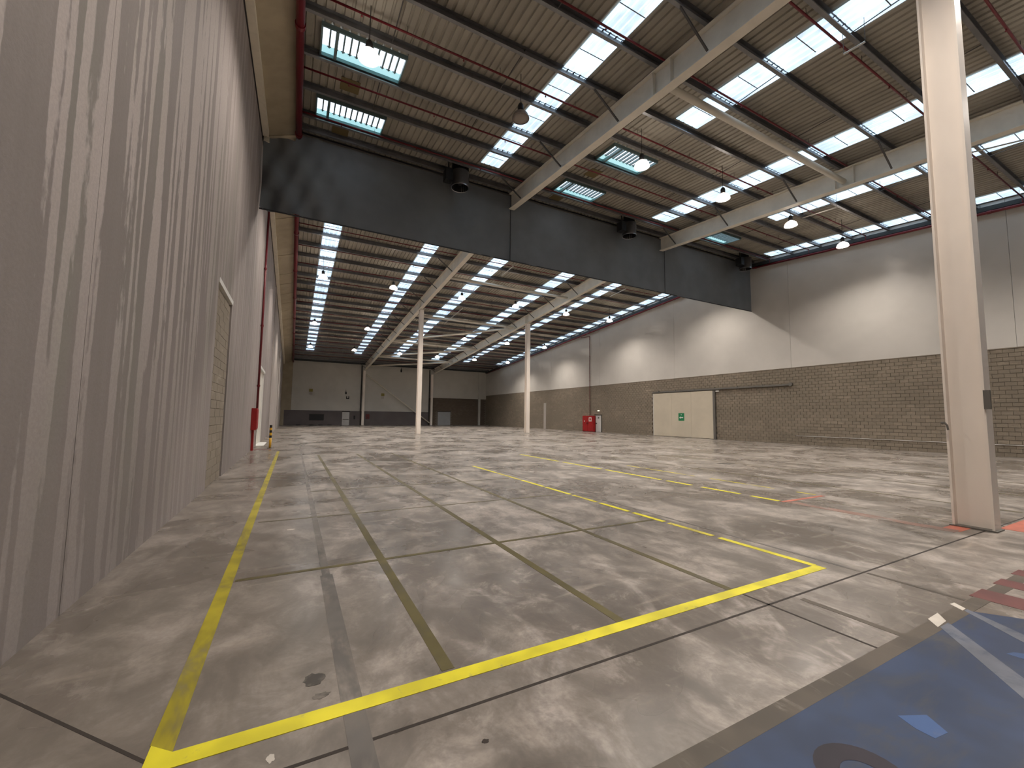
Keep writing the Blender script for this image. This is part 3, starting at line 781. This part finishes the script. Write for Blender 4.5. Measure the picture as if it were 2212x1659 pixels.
box('housing', 'white', e2, XR-.10, XR+.001, 22.08, 22.40, SD[2]-.12, SD[2]-.02); box('diffuser', 'white', e2, XR-.115, XR-.10, 22.1, 22.38, SD[2]-.11, SD[2]-.03)
sg = empty('exit_sign', (XR-.10, 25.86, 1.85), 'small green exit sign with white arrow on the cream sliding door', 'sign')
box('plate', 'green', sg, XR-.112, XR-.101, 25.55, 26.17, 1.48, 2.16)
MB().box(XR-.116, XR-.112, 25.66, 25.95, 1.72, 1.80).build('arrow_shaft', 'white', sg)
m = MB(); m.poly([(XR-.116, 25.93, 1.64), (XR-.116, 26.09, 1.76), (XR-.116, 25.93, 1.88)]); m.build('arrow_head', 'white', sg)
MB().box(XR-.116, XR-.112, 25.82, 25.90, 1.98, 2.05).build('running_figure', 'white', sg)
pd = empty('door_2', (XR, 37.45, 0), 'narrow white personnel door beside the red cabinet', kind='structure')
box('door_leaf', 'door_white', pd, XR-.01, XR+.04, PD[0]+.04, PD[1]-.04, .02, PD[2]-.04)
box('door_frame', 'grey_mid', pd, XR-.02, XR+.05, PD[0], PD[1], PD[2]-.05, PD[2]+.05)
box('door_frame', 'grey_mid', pd, XR-.02, XR+.05, PD[0]-.02, PD[0]+.04, 0.005, PD[2])
box('door_handle', 'black', pd, XR-.07, XR-.01, PD[1]-.22, PD[1]-.10, .95, 1.05)
MB().box(XR-.015, XR-.008, 37.3, 37.55, 1.55, 1.75).build('door_plaque', 'grey_mid', pd)
el = empty('emergency_light', (XR, 37.4, 2.45), 'tiny emergency light above the white personnel door', 'lamp')
box('housing', 'white', el, XR-.06, XR+.01, 37.2, 37.55, 2.38, 2.52); box('diffuser', 'tube_light', el, XR-.075, XR-.06, 37.22, 37.53, 2.40, 2.50)
fc = empty('fire_cabinet', (XR, 38.95, 0), 'red fire hose cabinet on the right wall beside white door', 'cabinet')
box('body', 'red_box', fc, XR-.34, XR+.001, 38.02, 39.95, .06, 1.86); box('plinth', 'bark_red', fc, XR-.32, XR+.001, 38.06, 39.9, .003, .06)
for a, b in ((38.06, 38.97), (39.0, 39.91)):
    d = box('cabinet_door', 'red_box', fc, XR-.365, XR-.34, a, b, .12, 1.80)
    box('handle', 'black', d, XR-.39, XR-.365, b-.12 if a < 38.5 else a+.06, b-.06 if a < 38.5 else a+.12, .9, 1.1)
mk = box('white_emblem', 'white', fc, XR-.371, XR-.366, 38.25, 38.75, 1.20, 1.68); box('emblem_inset', 'red_box', mk, XR-.375, XR-.370, 38.36, 38.64, 1.32, 1.58)
box('white_emblem', 'white', fc, XR-.371, XR-.366, 39.50, 39.66, 1.18, 1.28)
MB().box(XR-.03, XR+.01, 48.6, 49.2, 0.01, 3.6).build('pale_patch', 'wall_left_light', wr)

# ================================================================== THINGS ON THE FAR WALL
YW = YF-.02
def fbox(name, material, parent, x0, x1, z0, z1, d0=.0, d1=.10, y=YF):
    a, za = far(x0, z0); b, zb2 = far(x1, z1); return box(name, material, parent, a, b, y-d1, y-d0, max(.004, za), zb2)
wd_ = empty('wall_hatch', (3.1, YF-.14, 1.2), 'dark rectangular hatch in the grey wainscot', 'hatch')
fbox('opening', 'black', wd_, 2.07, 4.02, .76, 1.62, .13, .17); fbox('frame', 'dark_trim', wd_, 2.02, 4.07, 1.62, 1.68, .13, .19)
d3 = empty('door_3', (7.2, YF-.14, 0), 'small pale door in the grey wainscot of far wall', kind='structure')
fbox('door_leaf', 'door_white', d3, 6.52, 7.52, .02, 2.02, .135, .19); fbox('door_head', 'dark_trim', d3, 6.45, 7.6, 2.02, 2.16, .13, .20); fbox('push_bar', 'grey_mid', d3, 6.6, 7.45, .85, .95, .19, .22)
d4 = empty('door_4', (23.1, YF, 0), 'grey-blue door in the dark block corner of far wall', kind='structure')
fbox('door_leaf', 'door_grey', d4, 21.4, 23.6, .02, 2.26, .0, .06); fbox('door_frame', 'trough', d4, 21.3, 23.72, 2.26, 2.36, -.02, .07)
for x, z, s in ((2.15, 5.34, 'olive yellow sign on far wall above the dark hatch'), (12.36, 5.05, 'olive yellow sign on far wall right of the first far column')):
    g = empty('wall_sign', (*far(x, z)[:1], YF, far(x, z)[1]-.9), s, 'sign', 'olive signs on the far wall')
    fbox('upper_plate', 'sign_yellow', g, x-.24, x+.24, z-.42, z, .0, .03); fbox('lower_plate', 'wall_left_light', g, x-.18, x+.18, z-.85, z-.44, .0, .03)
g = empty('alarm_bell', (7.1, YF, 4.4), 'small dark alarm fittings on far wall above the pale door', 'alarm')
fbox('siren', 'black', g, 6.85, 7.02, 4.75, 5.08, .004, .14); fbox('bracket', 'black', g, 7.0, 7.10, 4.05, 4.40, .004, .12); fbox('bracket', 'black', g, 7.30, 7.40, 4.05, 4.45, .004, .12); fbox('bar', 'black', g, 7.0, 7.40, 4.0, 4.12, .004, .12)
for x, z0, z1, s in ((10.15, 1.05, 1.75, 'dark red fire alarm box right of the first far column'), (8.25, .95, 1.5, 'dark call point box left of the first far column')):
    g = empty('alarm_box', (far(x, 0)[0], YF-.14, far(x, z0)[1]), s, 'alarm'); fbox('body', 'bark_red' if x > 9 else 'black', g, x-.28 if x > 9 else x-.12, x+.28 if x > 9 else x+.12, z0, z1, .145, .25); fbox('cover', 'black', g, x-.05, x+.05, z0+.1, z0+.3, .25, .27)
for k, x in enumerate((.4, 2.1, 3.3, 4.5)):
    o = fbox('dark_floor_block', 'black', None, x, x+.6, .0, .16, .15, .4); tag(o, 'dark low block at the foot of the grey wainscot, %s from left' % ORD[k], 'block', 'low dark blocks by the wainscot')
g = empty('ceiling_hook', (15.6, YF-.1, 9.0), 'small dark fitting high on far wall between the far columns', 'fitting')
fbox('body', 'black', g, 15.0, 15.22, 8.55, 9.0, .0, .2); fbox('arm', 'grey_mid', g, 15.06, 15.16, 9.0, 9.3, .0, .1)

# ================================================================== THINGS ON THE LEFT
hc = empty('hose_cabinet', (XL+.12, 21.7, 0), 'red hose cabinet on a red post at the left wall', 'cabinet')
box('post', 'red_box', hc, XL+.004, XL+.09, 22.2, 22.5, .004, 1.0)
box('body', 'red_box', hc, XL+.004, XL+.20, 21.6, 22.6, .95, 1.92)
dd = box('cabinet_door', 'red_box', hc, XL+.20, XL+.22, 21.65, 22.55, 1.0, 1.87); box('handle', 'white', dd, XL+.22, XL+.24, 22.40, 22.48, 1.2, 1.4)
rect('red_floor_strip', XL+.02, -.86, 22.55, 22.85, 'red_paint', .0030)
bo = empty('bollard', (-.93, 23.55, 0), 'yellow and black striped bollard near the left wall', 'bollard')
MB().tube((-.93, 23.55, .003), (-.93, 23.55, .50), .055, 14).build('lower_post', 'amber', bo, True)
for k in range(5):
    z0_ = .50+k*.125; MB().tube((-.93, 23.55, z0_), (-.93, 23.55, z0_+.125), .056, 14, True).build('stripe_band', 'black' if k % 2 == 0 else 'amber', bo)
MB().tube((-.93, 23.55, .002), (-.93, 23.55, .02), .12, 14).build('foot_plate', 'grey_mid', bo)
